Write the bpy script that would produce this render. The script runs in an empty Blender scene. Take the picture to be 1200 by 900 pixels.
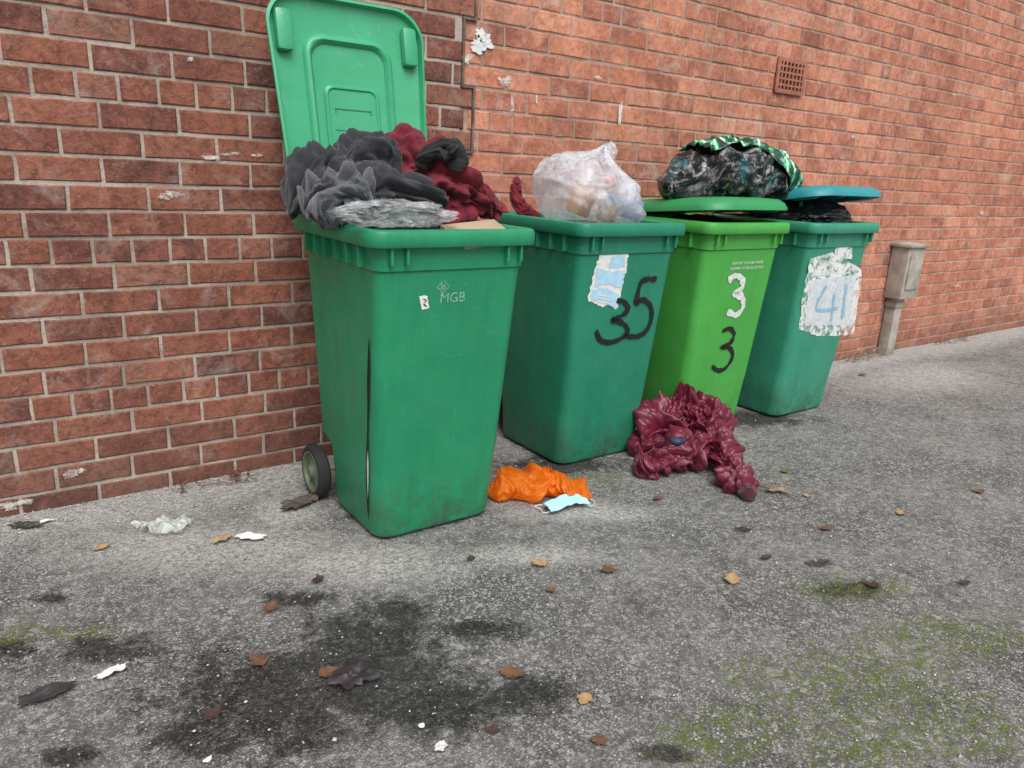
import bpy, bmesh, math, random
import numpy as np
from mathutils import Vector, Matrix, noise
random.seed(7); np.random.seed(7)
C = bpy.context.scene.collection
R_ = math.radians
# ------------------------------------------------------------------ camera geometry
F_PX=867.0; HC=1.20; PIT=R_(16.1); ROL=R_(2.7)
def cam_axes(th):
    F=Vector((math.cos(th)*math.cos(PIT),math.sin(th)*math.cos(PIT),-math.sin(PIT)))
    r0=Vector((math.sin(th),-math.cos(th),0))
    U0=Vector((math.cos(th)*math.sin(PIT),math.sin(th)*math.sin(PIT),math.cos(PIT)))
    return F, r0*math.cos(ROL)+U0*math.sin(ROL), U0*math.cos(ROL)-r0*math.sin(ROL)
def ray0(px,py,ax):
    F,Rv,U=ax; return F+Rv*((px-600)/F_PX)+U*((450-py)/F_PX)
TH=R_(54.2); WALL=2.826
AX=cam_axes(TH); CAM=Vector((0,0,HC))
def ray(px,py): return ray0(px,py,AX)
def GP(px,py,z=0.0):
    r=ray(px,py); return CAM+r*((z-HC)/r.z)
def WP(px,py,y=None):
    y=WALL if y is None else y
    r=ray(px,py); return CAM+r*(y/r.y)
def XP(px,py,x):
    r=ray(px,py); return CAM+r*(x/r.x)
# ------------------------------------------------------------------ node helpers
def mat(name):
    m=bpy.data.materials.new(name); m.use_nodes=True
    nt=m.node_tree; return m,nt,nt.nodes['Principled BSDF']
def nd(nt,t,**k):
    n=nt.nodes.new(t)
    for a,b in k.items(): setattr(n,a,b)
    return n
def lk(nt,a,b): nt.links.new(a,b)
def coords(nt): return nd(nt,'ShaderNodeTexCoord').outputs['Object']
def noi(nt,co,scale,detail=4,rough=.55,dist=0):
    n=nd(nt,'ShaderNodeTexNoise'); n.inputs['Scale'].default_value=scale; n.inputs['Detail'].default_value=detail
    n.inputs['Roughness'].default_value=rough; n.inputs['Distortion'].default_value=dist
    lk(nt,co,n.inputs['Vector']); return n.outputs['Fac']
def vor(nt,co,scale,feature='F1'):
    n=nd(nt,'ShaderNodeTexVoronoi',feature=feature); n.inputs['Scale'].default_value=scale; lk(nt,co,n.inputs['Vector']); return n
def ramp(nt,fac,stops,interp='LINEAR'):
    n=nd(nt,'ShaderNodeValToRGB'); cr=n.color_ramp; cr.interpolation=interp
    while len(cr.elements)<len(stops): cr.elements.new(.5)
    for e,(p,c) in zip(cr.elements,stops):
        e.position=p; e.color=(c,c,c,1) if isinstance(c,(int,float)) else (*c,1)
    lk(nt,fac,n.inputs['Fac']); return n.outputs['Color']
def mixc(nt,fac,a,b,mode='MIX'):
    n=nd(nt,'ShaderNodeMix',data_type='RGBA',blend_type=mode)
    for s,v in ((0,fac),(6,a),(7,b)):
        if isinstance(v,bpy.types.NodeSocket): lk(nt,v,n.inputs[s])
        elif isinstance(v,(int,float)): n.inputs[s].default_value=v if s==0 else (v,v,v,1)
        else: n.inputs[s].default_value=(*v,1)
    return n.outputs[2]
def mth(nt,op,a,b=0.0,clamp=False):
    n=nd(nt,'ShaderNodeMath',operation=op,use_clamp=clamp)
    for s,v in ((0,a),(1,b)):
        if isinstance(v,bpy.types.NodeSocket): lk(nt,v,n.inputs[s])
        else: n.inputs[s].default_value=v
    return n.outputs[0]
def bump(nt,b,h,strength=.5,dist=.01,prev=None):
    n=nd(nt,'ShaderNodeBump'); n.inputs['Strength'].default_value=strength; n.inputs['Distance'].default_value=dist
    lk(nt,h,n.inputs['Height'])
    if prev: lk(nt,prev,n.inputs['Normal'])
    lk(nt,n.outputs[0],b.inputs['Normal']); return n.outputs[0]
def scl(nt,co,v):
    n=nd(nt,'ShaderNodeMapping'); n.inputs['Scale'].default_value=v; lk(nt,co,n.inputs['Vector']); return n.outputs[0]
# ------------------------------------------------------------------ materials
def m_plastic(name,col,light=None,rough=.42,dirt=(.05,.045,.035),scuff=.35,lowd=1.0):
    m,nt,b=mat(name); co=coords(nt)
    n1=noi(nt,co,3,5,.6); base=mixc(nt,ramp(nt,n1,[(.35,0.0),(.7,1.0)]),col,light or tuple(c*1.14+.004 for c in col))
    sc=noi(nt,scl(nt,co,(1,1,.12)),55,6,.7,.6); base=mixc(nt,mth(nt,'MULTIPLY',ramp(nt,sc,[(.62,0.0),(.72,1.0)]),scuff*.5),base,(.35,.45,.38))
    s2=noi(nt,scl(nt,co,(.25,.25,3)),60,3,.6,1.5); base=mixc(nt,mth(nt,'MULTIPLY',ramp(nt,s2,[(.64,0.0),(.7,1.0)]),scuff*.6),base,(.3,.42,.34))
    s3=noi(nt,scl(nt,co,(2.2,2.2,.5)),26,2,.5,3.0); base=mixc(nt,mth(nt,'MULTIPLY',ramp(nt,s3,[(.495,0.0),(.5,1.0),(.505,0.0)]),scuff*.6),base,(.3,.5,.4))
    sep=nd(nt,'ShaderNodeSeparateXYZ'); lk(nt,co,sep.inputs[0])
    low=mth(nt,'SUBTRACT',1.0,mth(nt,'MULTIPLY',sep.outputs['Z'],4.0),True)
    dn=noi(nt,co,14,6,.7)
    dm=mth(nt,'MULTIPLY',mth(nt,'ADD',mth(nt,'MULTIPLY',low,lowd),.12),ramp(nt,dn,[(.38,0.0),(.7,1.0)]),True)
    base=mixc(nt,mth(nt,'MULTIPLY',dm,.8),base,dirt)
    run=noi(nt,scl(nt,co,(14,14,.9)),2.2,5,.6); base=mixc(nt,mth(nt,'MULTIPLY',ramp(nt,run,[(.5,0.0),(.75,1.0)]),.25*lowd),base,tuple(c*.45 for c in col))
    lk(nt,base,b.inputs['Base Color'])
    lk(nt,ramp(nt,noi(nt,co,9,5,.6),[(.3,rough-.08),(.75,rough+.2)]),b.inputs['Roughness'])
    p=bump(nt,b,noi(nt,co,5,2,.4),.3,.012); bump(nt,b,noi(nt,co,240,3,.6),.12,.001,p)
    return m
def m_simple(name,col,rough=.6,col2=None,scale=12,bs=0.0,bscale=60,metal=0,spec=None):
    m,nt,b=mat(name); co=coords(nt)
    c2=col2 or tuple(c*.65 for c in col)
    lk(nt,mixc(nt,ramp(nt,noi(nt,co,scale,5,.6),[(.35,0.0),(.68,1.0)]),col,c2),b.inputs['Base Color'])
    b.inputs['Roughness'].default_value=rough; b.inputs['Metallic'].default_value=metal
    if spec is not None: b.inputs['Specular IOR Level'].default_value=spec
    if bs: bump(nt,b,noi(nt,co,bscale,5,.6),bs,.004)
    return m
def m_fabric(name,col,rough=.85,knit=320,heather=None,sheen=.3):
    m,nt,b=mat(name); co=coords(nt)
    c=mixc(nt,ramp(nt,noi(nt,co,14,4),[(.3,0.0),(.7,1.0)]),col,tuple(x*.6 for x in col))
    if heather: c=mixc(nt,ramp(nt,noi(nt,co,knit*1.3,2,.8),[(.48,0.0),(.62,1.0)]),c,heather)
    lk(nt,c,b.inputs['Base Color']); b.inputs['Roughness'].default_value=rough
    b.inputs['Sheen Weight'].default_value=sheen; b.inputs['Sheen Roughness'].default_value=.5
    p=bump(nt,b,noi(nt,co,18,3,.5,1.2),.4,.01); bump(nt,b,noi(nt,co,knit,3,.7),.5,.002,p)
    return m
def m_film(name,col,alpha=.5,rough=.25,trans=.5,var=.25,bs=.5,scale=14,lo=.35,hi=.68):
    m,nt,b=mat(name); co=coords(nt)
    lk(nt,mixc(nt,noi(nt,co,20,4),col,tuple(x*.85 for x in col)),b.inputs['Base Color'])
    b.inputs['Roughness'].default_value=rough
    out=nt.nodes['Material Output']
    tl=nd(nt,'ShaderNodeBsdfTranslucent'); tl.inputs[0].default_value=(*col,1)
    tp=nd(nt,'ShaderNodeBsdfTransparent')
    a=nd(nt,'ShaderNodeMixShader'); a.inputs[0].default_value=trans; lk(nt,b.outputs[0],a.inputs[1]); lk(nt,tl.outputs[0],a.inputs[2])
    c=nd(nt,'ShaderNodeMixShader'); lk(nt,tp.outputs[0],c.inputs[1]); lk(nt,a.outputs[0],c.inputs[2])
    lk(nt,ramp(nt,noi(nt,co,scale,6,.65,1.0),[(lo,max(0,alpha-var)),(hi,min(1,alpha+var))]),c.inputs[0])
    lk(nt,c.outputs[0],out.inputs['Surface'])
    bump(nt,b,noi(nt,co,30,5,.6,1.5),bs,.008)
    return m
def m_brick(name,stops,speck,bs,pale,stain=.55):
    m,nt,b=mat(name); co=coords(nt)
    at=nd(nt,'ShaderNodeAttribute',attribute_name='rnd'); sp=nd(nt,'ShaderNodeSeparateColor'); lk(nt,at.outputs['Color'],sp.inputs[0])
    c=ramp(nt,sp.outputs[0],stops)
    tone=noi(nt,co,11,5,.7,.5); c=mixc(nt,ramp(nt,tone,[(.42,0.0),(.62,.5)]),c,tuple(min(1,x*1.35+.02) for x in stops[3][1]))
    big=noi(nt,co,1.3,3); c=mixc(nt,ramp(nt,big,[(.35,0.0),(.7,.3)]),c,tuple(x*.5 for x in stops[1][1]))
    f=noi(nt,co,38,7,.75,.4); c=mixc(nt,mth(nt,'MULTIPLY',ramp(nt,f,[(.46,0.0),(.68,1.0)]),speck),c,(.055,.03,.026))
    f2=noi(nt,co,95,5,.75); c=mixc(nt,ramp(nt,f2,[(.56,0.0),(.72,.6)]),c,(.5,.3,.22))
    w=noi(nt,co,7,7,.72,.6); w2=mth(nt,'MULTIPLY',ramp(nt,w,[(.54,0.0),(.74,1.0)]),pale); c=mixc(nt,w2,c,(.55,.48,.42))
    dk=noi(nt,scl(nt,co,(1,1,.6)),2.6,8,.75,.4); c=mixc(nt,ramp(nt,dk,[(.48,0.0),(.66,stain)]),c,(.09,.045,.035))
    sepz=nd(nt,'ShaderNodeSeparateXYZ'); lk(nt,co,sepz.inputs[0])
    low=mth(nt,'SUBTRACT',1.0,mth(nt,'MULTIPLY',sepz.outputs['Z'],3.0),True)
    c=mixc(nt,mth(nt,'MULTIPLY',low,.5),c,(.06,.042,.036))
    lk(nt,c,b.inputs['Base Color']); b.inputs['Roughness'].default_value=.9; b.inputs['Specular IOR Level'].default_value=.3
    p=bump(nt,b,f,bs,.007); bump(nt,b,noi(nt,co,220,4,.7),bs*.7,.0025,p)
    return m
def m_mortar(name,a,bcol):
    m,nt,b=mat(name); co=coords(nt)
    c=mixc(nt,ramp(nt,noi(nt,co,6,6,.7),[(.35,0.0),(.65,1.0)]),a,bcol)
    c=mixc(nt,ramp(nt,noi(nt,co,3,7,.75),[(.46,0.0),(.6,.5)]),c,(.2,.15,.12))
    c=mixc(nt,ramp(nt,noi(nt,co,90,4,.75),[(.52,0.0),(.66,.5)]),c,(.13,.1,.085))
    lk(nt,c,b.inputs['Base Color']); b.inputs['Roughness'].default_value=.95
    bump(nt,b,noi(nt,co,120,5,.7),.8,.005); return m
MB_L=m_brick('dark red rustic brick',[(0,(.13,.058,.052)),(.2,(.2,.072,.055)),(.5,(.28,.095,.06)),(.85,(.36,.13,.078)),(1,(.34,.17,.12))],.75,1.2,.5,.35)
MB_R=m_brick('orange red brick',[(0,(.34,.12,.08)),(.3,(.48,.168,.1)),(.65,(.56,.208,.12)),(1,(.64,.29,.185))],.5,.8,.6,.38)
MM_L=m_mortar('pale mortar',(.5,.43,.36),(.38,.32,.26)); MM_R=m_mortar('grey pink mortar',(.48,.36,.285),(.32,.23,.18))
G1=m_plastic('green plastic',(.01,.235,.105)); G2=m_plastic('blue green plastic',(.01,.2,.113)); G3=m_plastic('lime green plastic',(.06,.35,.055),scuff=.2)
G4=m_plastic('faded green plastic',(.03,.26,.16),scuff=.7); GL1=m_plastic('pale green lid with painted sky light',(.035,.33,.155),(.055,.39,.195),scuff=.5,rough=.36,lowd=0); GL4=m_plastic('teal lid plastic',(.018,.24,.27),lowd=0); GL3=m_plastic('mid green lid plastic',(.022,.25,.08),lowd=0)  # open lid's green made paler to paint in sky reflection and light shining through
M_dark=m_simple('dark hollow',(.006,.006,.006),.9); M_rub=m_simple('tyre rubber',(.02,.02,.02),.8); M_hub=m_simple('grey hub',(.12,.16,.1),.5,(.07,.1,.06))
M_white=m_simple('white paint',(.76,.77,.75),.7,(.55,.57,.56),40); M_black=m_film('black paint',(.01,.01,.012),.9,.5,0,.12,.1,50,.3,.45)
M_blackm=m_simple('black mark',(.01,.01,.012),.5)
M_scrape=m_film('scraped white paint',(.82,.84,.82),.62,.75,.02,.55,.3,22,.38,.52)
M_pale=m_film('pale print',(.5,.7,.6),.45,.7,.02,.4,.1,90)
M_blue=m_simple('light blue paper',(.3,.58,.78),.6,(.5,.7,.82),45); M_paper=m_simple('white paper',(.8,.8,.78),.8,(.62,.62,.58),50)
M_bluelab=m_film('pale blue label',(.8,.86,.88),.85,.6,.02,.3,.1,24); M_bluenum=m_film('faded blue number',(.35,.58,.74),.85,.6,.02,.2,.2,40)
M_char=m_fabric('charcoal fleece',(.026,.028,.034),.9,280,None,.2); M_grey=m_fabric('heather grey knit',(.045,.05,.06),.9,280,(.15,.155,.18)); M_red=m_fabric('burgundy fleece',(.2,.009,.025),.9,260,None,.1)
M_blk=m_fabric('black cloth',(.009,.009,.01),.9,260,None,.1)
M_jack=m_simple('maroon nylon',(.15,.011,.032),.42,(.09,.006,.019),9,.5,42)
M_or=m_film('orange plastic film',(1.0,.29,.02),.88,.2,.5,.12,.8); M_clear=m_film('cloudy plastic film',(.9,.93,1.0),.5,.13,.3,.28,.5)
M_clear2=m_film('clear crinkled film',(.8,.82,.83),.26,.06,.1,.24,.9)
M_bin=m_simple('black bin liner',(.012,.013,.015),.2,(.02,.022,.025),6,.7,45)
mm2,nt,b=mat('mixed bag film'); co=coords(nt)
c=mixc(nt,ramp(nt,noi(nt,co,5,5,.6,1.0),[(.54,0.0),(.6,1.0)]),(.01,.011,.013),(.02,.1,.11)); c=mixc(nt,ramp(nt,noi(nt,co,7,6,.65,2.5),[(.55,0.0),(.63,.85)]),c,(.4,.39,.36)); c=mixc(nt,ramp(nt,noi(nt,co,12,4,.6,2.0),[(.64,0.0),(.68,.8)]),c,(.22,.1,.05))
lk(nt,c,b.inputs['Base Color']); b.inputs['Roughness'].default_value=.15; bump(nt,b,noi(nt,co,26,5,.6,1.5),.8,.01); M_mixbag=mm2
M_card=m_simple('cardboard',(.42,.32,.22),.85,(.33,.25,.17)); M_metal=m_simple('galvanised grey',(.44,.41,.36),.6,(.24,.21,.17),9,.3,50)
M_terra=m_simple('terracotta',(.4,.16,.1),.85,(.28,.1,.065),30,.5,90)
mp,nt,b=mat('green stripes'); co=coords(nt)
w1=nd(nt,'ShaderNodeTexWave',wave_type='BANDS',bands_direction='X'); w1.inputs['Scale'].default_value=4; w1.inputs['Distortion'].default_value=.6; lk(nt,co,w1.inputs[0])
w2=nd(nt,'ShaderNodeTexWave',wave_type='BANDS',bands_direction='Z'); w2.inputs['Scale'].default_value=5; lk(nt,co,w2.inputs[0])
c=mixc(nt,ramp(nt,w1.outputs['Fac'],[(.4,0.0),(.46,1.0)]),(.012,.05,.03),(.03,.42,.15)); c=mixc(nt,ramp(nt,w2.outputs['Fac'],[(.62,0.0),(.68,.75)]),c,(.01,.05,.03))
c=mixc(nt,ramp(nt,w1.outputs['Fac'],[(.9,0.0),(.94,.9)]),c,(.65,.75,.65)); lk(nt,c,b.inputs['Base Color']); b.inputs['Roughness'].default_value=.3; M_plaid=mp
# ------------------------------------------------------------------ object helpers
def link(name,me,m,parent=None):
    o=bpy.data.objects.new(name,me); C.objects.link(o)
    if m:
        for x in (m if isinstance(m,(list,tuple)) else [m]): me.materials.append(x)
    if parent: o.parent=parent
    return o
def obj(name,bm,m,parent=None,smooth=35,recalc=True):
    if recalc: bmesh.ops.recalc_face_normals(bm,faces=bm.faces)
    me=bpy.data.meshes.new(name); bm.to_mesh(me); bm.free()
    if smooth:
        me.shade_smooth(); me.set_sharp_from_angle(angle=R_(smooth))
    return link(name,me,m,parent)
def tag(o,label,cat,group=None,kind=None):
    o['label']=label; o['category']=cat
    if group: o['group']=group
    if kind: o['kind']=kind
    return o
def empty(name,loc,rz=0):
    o=bpy.data.objects.new(name,None); C.objects.link(o); o.location=loc; o.rotation_euler=(0,0,rz); o.empty_display_size=.1; return o
def rring(x0,x1,y0,y1,r,z,seg=6):
    pts=[]
    for cx,cy,a0 in ((x1-r,y1-r,0),(x0+r,y1-r,90),(x0+r,y0+r,180),(x1-r,y0+r,270)):
        for i in range(seg+1):
            a=R_(a0+90*i/seg); pts.append((cx+r*math.cos(a),cy+r*math.sin(a),z))
    return pts
def loft(bm,rings,cap0=True,cap1=True):
    rows=[[bm.verts.new(p) for p in r] for r in rings]; n=len(rows[0])
    for a,b in zip(rows,rows[1:]):
        for i in range(n): bm.faces.new((a[i],a[(i+1)%n],b[(i+1)%n],b[i]))
    if cap0: bm.faces.new(rows[0][::-1])
    if cap1: bm.faces.new(rows[-1])
def box(bm,x0,x1,y0,y1,z0,z1,bev=0,M=None):
    r=bmesh.ops.create_cube(bm,size=1); vs=r['verts']
    for v in vs: v.co=Vector(((x0+x1)/2+v.co.x*(x1-x0),(y0+y1)/2+v.co.y*(y1-y0),(z0+z1)/2+v.co.z*(z1-z0)))
    if bev:
        es=list({e for v in vs for e in v.link_edges}); r2=bmesh.ops.bevel(bm,geom=es,offset=bev,segments=2,affect='EDGES',profile=.6); vs=list({v for f in r2['faces'] for v in f.verts}|{v for v in vs if v.is_valid})
    if M:
        for v in vs: v.co=M@v.co
def tube(bm,pts,rad,seg=8):
    pts=[Vector(p) for p in pts]; rows=[]; 
    for i,p in enumerate(pts):
        d=(pts[min(i+1,len(pts)-1)]-pts[max(i-1,0)]).normalized()
        up=Vector((0,0,1)) if abs(d.z)<.9 else Vector((1,0,0)); a=d.cross(up).normalized(); b_=d.cross(a)
        r=rad[i] if isinstance(rad,(list,tuple)) else rad
        rows.append([p+a*(r*math.cos(2*math.pi*k/seg))+b_*(r*math.sin(2*math.pi*k/seg)) for k in range(seg)])
    loft(bm,rows)
def catmull(P,n=6,closed=False):
    P=[Vector(p) for p in P]; out=[]
    for i in range(len(P)-1):
        p0=P[max(i-1,0)];p1=P[i];p2=P[i+1];p3=P[min(i+2,len(P)-1)]
        for k in range(n):
            t=k/n; out.append(.5*((2*p1)+(p2-p0)*t+(2*p0-5*p1+4*p2-p3)*t*t+(3*p1-p0-3*p2+p3)*t**3))
    out.append(P[-1]); return out
def crumple(name,loc,rad,mt,label=None,cat=None,sub=5,amp=.12,freq=3.0,seed=0,parent=None,flat=None,neck=None,vor_amp=.1,rz=0,group=None,pleat=0,fine=1.0,tilt=0,sag=0):
    bm=bmesh.new(); bmesh.ops.create_icosphere(bm,subdivisions=sub,radius=1)
    off=Vector((seed*3.7,seed*1.3,seed*2.1)); TM=Matrix.Rotation(tilt,3,'Y')
    for v in bm.verts:
        d=v.co.normalized(); q=d*freq+off
        q2=q+noise.noise_vector(q*.8)*.7
        s=1+amp*(1-2.2*abs(noise.noise(q2)))+amp*.45*fine*(1-2.2*abs(noise.noise(q2*2.3)))+amp*.2*fine*noise.noise(q2*5.5)
        if vor_amp:
            dist,_=noise.voronoi(q2*.9); s+=vor_amp*((dist[1]-dist[0])-.3)*.8
        if pleat:
            az=math.atan2(d.y,d.x); k=max(0,d.z)**1.0; s+=pleat*k*(abs(math.sin(az*6+3*noise.noise(q*.8)))-.5)
        p=Vector((d.x*rad[0],d.y*rad[1],d.z*rad[2]))*s
        if neck and d.z>.7:
            k=(d.z-.7)/.3; p.x*=1-.8*k**1.3; p.y*=1-.8*k**1.3; p.z+=neck*k**1.6
        p=TM@p
        if sag: 
            k=max(0,-p.z/rad[2]); p.x*=1+sag*k; p.y*=1+sag*k
        if flat is not None and p.z<flat: p.z=flat+(p.z-flat)*.12
        v.co=p
    o=obj(name,bm,mt,parent,smooth=75); o.location=loc; o.rotation_euler.z=rz
    if label: tag(o,label,cat,group)
    return o
def garment(name,pts,rads,mt,label=None,cat=None,seed=0,amp=.035,freq=9.0,sq=.9,ridged=False,zmin=None,quilt=0,qn=10,parent=None,na=120,nr=170,al=.45,ymax=None,lim=None,warp=1.0,fw=1.0):
    """a bundled length of cloth: fat path with long rounded folds and deep valleys between them"""
    P=catmull(pts,40); n0=len(P); P=[P[int(round(i*(n0-1)/(nr-1)))] for i in range(nr)]
    P=[sum((P[min(max(i+k,0),nr-1)] for k in range(-3,4)),Vector())/7 for i in range(nr)]
    c=sum(P,Vector())/nr; c.z=min(p.z for p in P); L=0; rows=[]
    for i,p in enumerate(P):
        if i: L+=(P[i]-P[i-1]).length
        t=i/(nr-1); d=(P[min(i+4,nr-1)]-P[max(i-4,0)]).normalized()
        up=Vector((0,0,1)); a=d.cross(up); a=a.normalized() if a.length>.05 else Vector((1,0,0)); b_=a.cross(d).normalized()
        r=float(np.interp(t,np.linspace(0,1,len(rads)),rads)); e=max(0.0,1-abs(2*t-1)**5)**.5; r*=e
        row=[]
        for k in range(na):
            th=2*math.pi*k/na; dr=a*math.cos(th)+b_*math.sin(th)*sq
            q=Vector((math.cos(th)*max(r,.03),math.sin(th)*max(r,.03),L*al))*freq+Vector((seed*3.3,seed*1.7,seed*.9))
            q=q+noise.noise_vector(q*.7)*warp
            n1=abs(noise.noise(q)); n2=abs(noise.noise(q*2.1+Vector((5,5,5)))); n3=abs(noise.noise(q*4.3)); n4=abs(noise.noise(q*8.1))
            if ridged: f=(1-3*n1)+fw*(.5*(1-3*n2)+.25*(1-3*n3)+.1*(1-3*n4))
            else: f=(3*n1-.7)+fw*(.5*(3*n2-.7)+.22*(3*n3-.7)+.08*(3*n4-.7))
            dd=r+amp*f*min(1,r/.04)
            if quilt:
                ph=t*qn+1.6*noise.noise(q*.3); dd+=quilt*(abs(math.sin(math.pi*ph))**.5-.8)*min(1,r/.04)
            v=p+dr*max(dd,.002)
            if zmin is not None and v.z<zmin: v=Vector((v.x,v.y,zmin+(v.z-zmin)*.05))
            if ymax is not None and v.y>ymax: v.y=ymax+(v.y-ymax)*.05
            if lim: v=lim(v)
            row.append(v-c)
        rows.append(row)
    bm=bmesh.new(); loft(bm,rows); o=obj(name,bm,mt,None,smooth=180)
    o.location=c
    if parent: o.parent=parent; o.location=c-parent.location
    if label: tag(o,label,cat)
    return o
# ------------------------------------------------------------------ ground
def axis(f0,f1,st,far0,far1):
    a=list(np.arange(f0,f1+1e-6,st)); s=st; x=f1
    while x<far1: s*=1.5; x+=s; a.append(min(x,far1))
    s=st; x=f0; pre=[]
    while x>far0: s*=1.5; x-=s; pre.append(max(x,far0))
    return np.array(pre[::-1]+a)
gx=axis(-1.6,6.0,.025,-60,80); gy=axis(-.2,2.9,.025,-60,40)
GX,GY=np.meshgrid(gx,gy,indexing='ij')
def blobmask(lst):
    out=np.zeros_like(GX)
    for px,py,rx,ry in lst:
        c=GP(px,py); a=GP(px+rx,py)-c; b_=GP(px,py-ry)-c
        M=np.linalg.inv(np.array([[a.x,b_.x],[a.y,b_.y]])); dx=GX-c.x; dy=GY-c.y
        u=M[0,0]*dx+M[0,1]*dy; v=M[1,0]*dx+M[1,1]*dy; out=np.maximum(out,np.clip(1.25-np.sqrt(u*u+v*v),0,1))
    return out
wet=blobmask([(430,745,120,45),(320,820,170,75),(500,820,150,50),(130,760,80,22),(15,755,40,16),(470,715,60,24),(350,700,60,12),(620,810,60,30),(1000,690,50,14),(560,735,70,16),(90,885,60,16),(780,880,40,14),(60,700,30,7),(480,600,110,14),(660,545,90,14),(870,490,110,12),(430,790,140,70),(240,860,90,40),(960,660,20,8),(870,620,20,6)])  # damp stains, plus ellipses that darken the tarmac along the bin feet
moss=blobmask([(1010,800,170,65),(1110,745,130,40),(860,860,110,45),(20,742,40,20),(90,740,60,12),(1120,850,120,50),(700,560,40,8),(1030,870,160,40),(1000,690,80,22),(880,790,60,24)])
pale=np.clip(1.15-np.abs(WALL-GY)/.42,0,1); pale=np.where((GX<-1.5)|(GX>9),pale*.6,pale)
pale=np.maximum(pale,blobmask([(230,640,240,40),(430,660,160,30),(90,600,110,30),(330,600,60,24),(690,600,120,14),(620,650,120,16)])*.9)
pale=np.maximum(pale,blobmask([(1080,440,120,24)])*.8)
nx,ny=GX.shape; me=bpy.data.meshes.new('road')
ZZ=np.zeros_like(GX)
for i in range(nx):
    for j in range(ny):
        if -2<GX[i,j]<9 and -.5<GY[i,j]<2.95: ZZ[i,j]=.006*noise.noise(Vector((GX[i,j]*2.2,GY[i,j]*2.2,0)))-.004
V=np.stack([GX,GY,ZZ],2).reshape(-1,3)
me.from_pydata(V.tolist(),[],[(i*ny+j,(i+1)*ny+j,(i+1)*ny+j+1,i*ny+j+1) for i in range(nx-1) for j in range(ny-1)]); me.shade_smooth()
ca=me.color_attributes.new('mask','FLOAT_COLOR','POINT')
ca.data.foreach_set('color',np.stack([wet,moss,pale,np.ones_like(wet)],2).reshape(-1).astype(np.float32))
m,nt,b=mat('worn tarmac'); co=coords(nt)
at=nd(nt,'ShaderNodeAttribute',attribute_name='mask'); sp=nd(nt,'ShaderNodeSeparateColor'); lk(nt,at.outputs['Color'],sp.inputs[0])
wn=noi(nt,co,7,12,.85,.5)
def soft(src,nz,k,lo,hi): return ramp(nt,mth(nt,'ADD',src,mth(nt,'MULTIPLY',mth(nt,'SUBTRACT',nz,.5),k)),[(lo,0.0),(hi,1.0)])
wm=soft(sp.outputs[0],wn,3.6,.36,.75)
mm=mth(nt,'MULTIPLY',soft(sp.outputs[1],noi(nt,co,12,10,.85),4.0,.4,.7),ramp(nt,noi(nt,co,38,9,.88),[(.495,0.0),(.53,1.0)]))
pm=soft(sp.outputs[2],noi(nt,co,10,8,.75),1.5,.25,.85)
v1=vor(nt,co,175); v2=vor(nt,co,85); sc1=nd(nt,'ShaderNodeSeparateColor'); lk(nt,v1.outputs['Color'],sc1.inputs[0]); sc2=nd(nt,'ShaderNodeSeparateColor'); lk(nt,v2.outputs['Color'],sc2.inputs[0])
st=ramp(nt,sc1.outputs[0],[(0,(.09,.086,.08)),(.3,(.19,.184,.173)),(.6,(.36,.35,.33)),(.85,(.56,.547,.52)),(1,(.88,.865,.83))])
st=mixc(nt,ramp(nt,v1.outputs['Distance'],[(.34,0.0),(.66,.8)]),st,(.07,.067,.062))
st2=mixc(nt,ramp(nt,sc2.outputs[1],[(.9,0.0),(.92,.6)],'LINEAR'),st,(.6,.59,.56))
big=noi(nt,co,2.2,8,.75); st2=mixc(nt,ramp(nt,big,[(.38,0.0),(.62,.55)]),st2,(.44,.428,.4))
st2=mixc(nt,ramp(nt,noi(nt,co,26,10,.9),[(.49,.0),(.58,.75)]),st2,(.08,.077,.071))
st2=mixc(nt,ramp(nt,noi(nt,co,5,10,.86),[(.51,.0),(.6,.42)]),st2,(.1,.096,.09))
pl=mixc(nt,ramp(nt,noi(nt,co,130,5,.8),[(.4,0.0),(.6,1.0)]),(.36,.348,.32),(.82,.8,.76)); c=mixc(nt,mth(nt,'MULTIPLY',pm,ramp(nt,noi(nt,co,60,8,.85),[(.42,.1),(.54,.95)])),st2,pl)
dark=mixc(nt,1.0,c,(.13,.126,.117),'MULTIPLY'); wmm=mth(nt,'MULTIPLY',wm,ramp(nt,noi(nt,co,75,6,.8),[(.34,.5),(.52,.96)]))
c=mixc(nt,wmm,c,dark)
c=mixc(nt,mth(nt,'MULTIPLY',mm,.88),c,mixc(nt,noi(nt,co,160,3),(.06,.08,.01),(.24,.29,.04)))
lk(nt,c,b.inputs['Base Color'])
lk(nt,ramp(nt,wm,[(0,.9),(1,.5)]),b.inputs['Roughness'])
hh=mth(nt,'SUBTRACT',mth(nt,'MULTIPLY',sc1.outputs[2],.6),v1.outputs['Distance'])
p=bump(nt,b,hh,.9,.006); p=bump(nt,b,noi(nt,co,30,8,.8),.9,.016,p); bump(nt,b,noi(nt,co,420,2,.7),.4,.002,p)
g=link('road',me,m); g['kind']='structure'; g['label']='worn grey tarmac with dark damp stains and moss'; g['category']='road'
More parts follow.
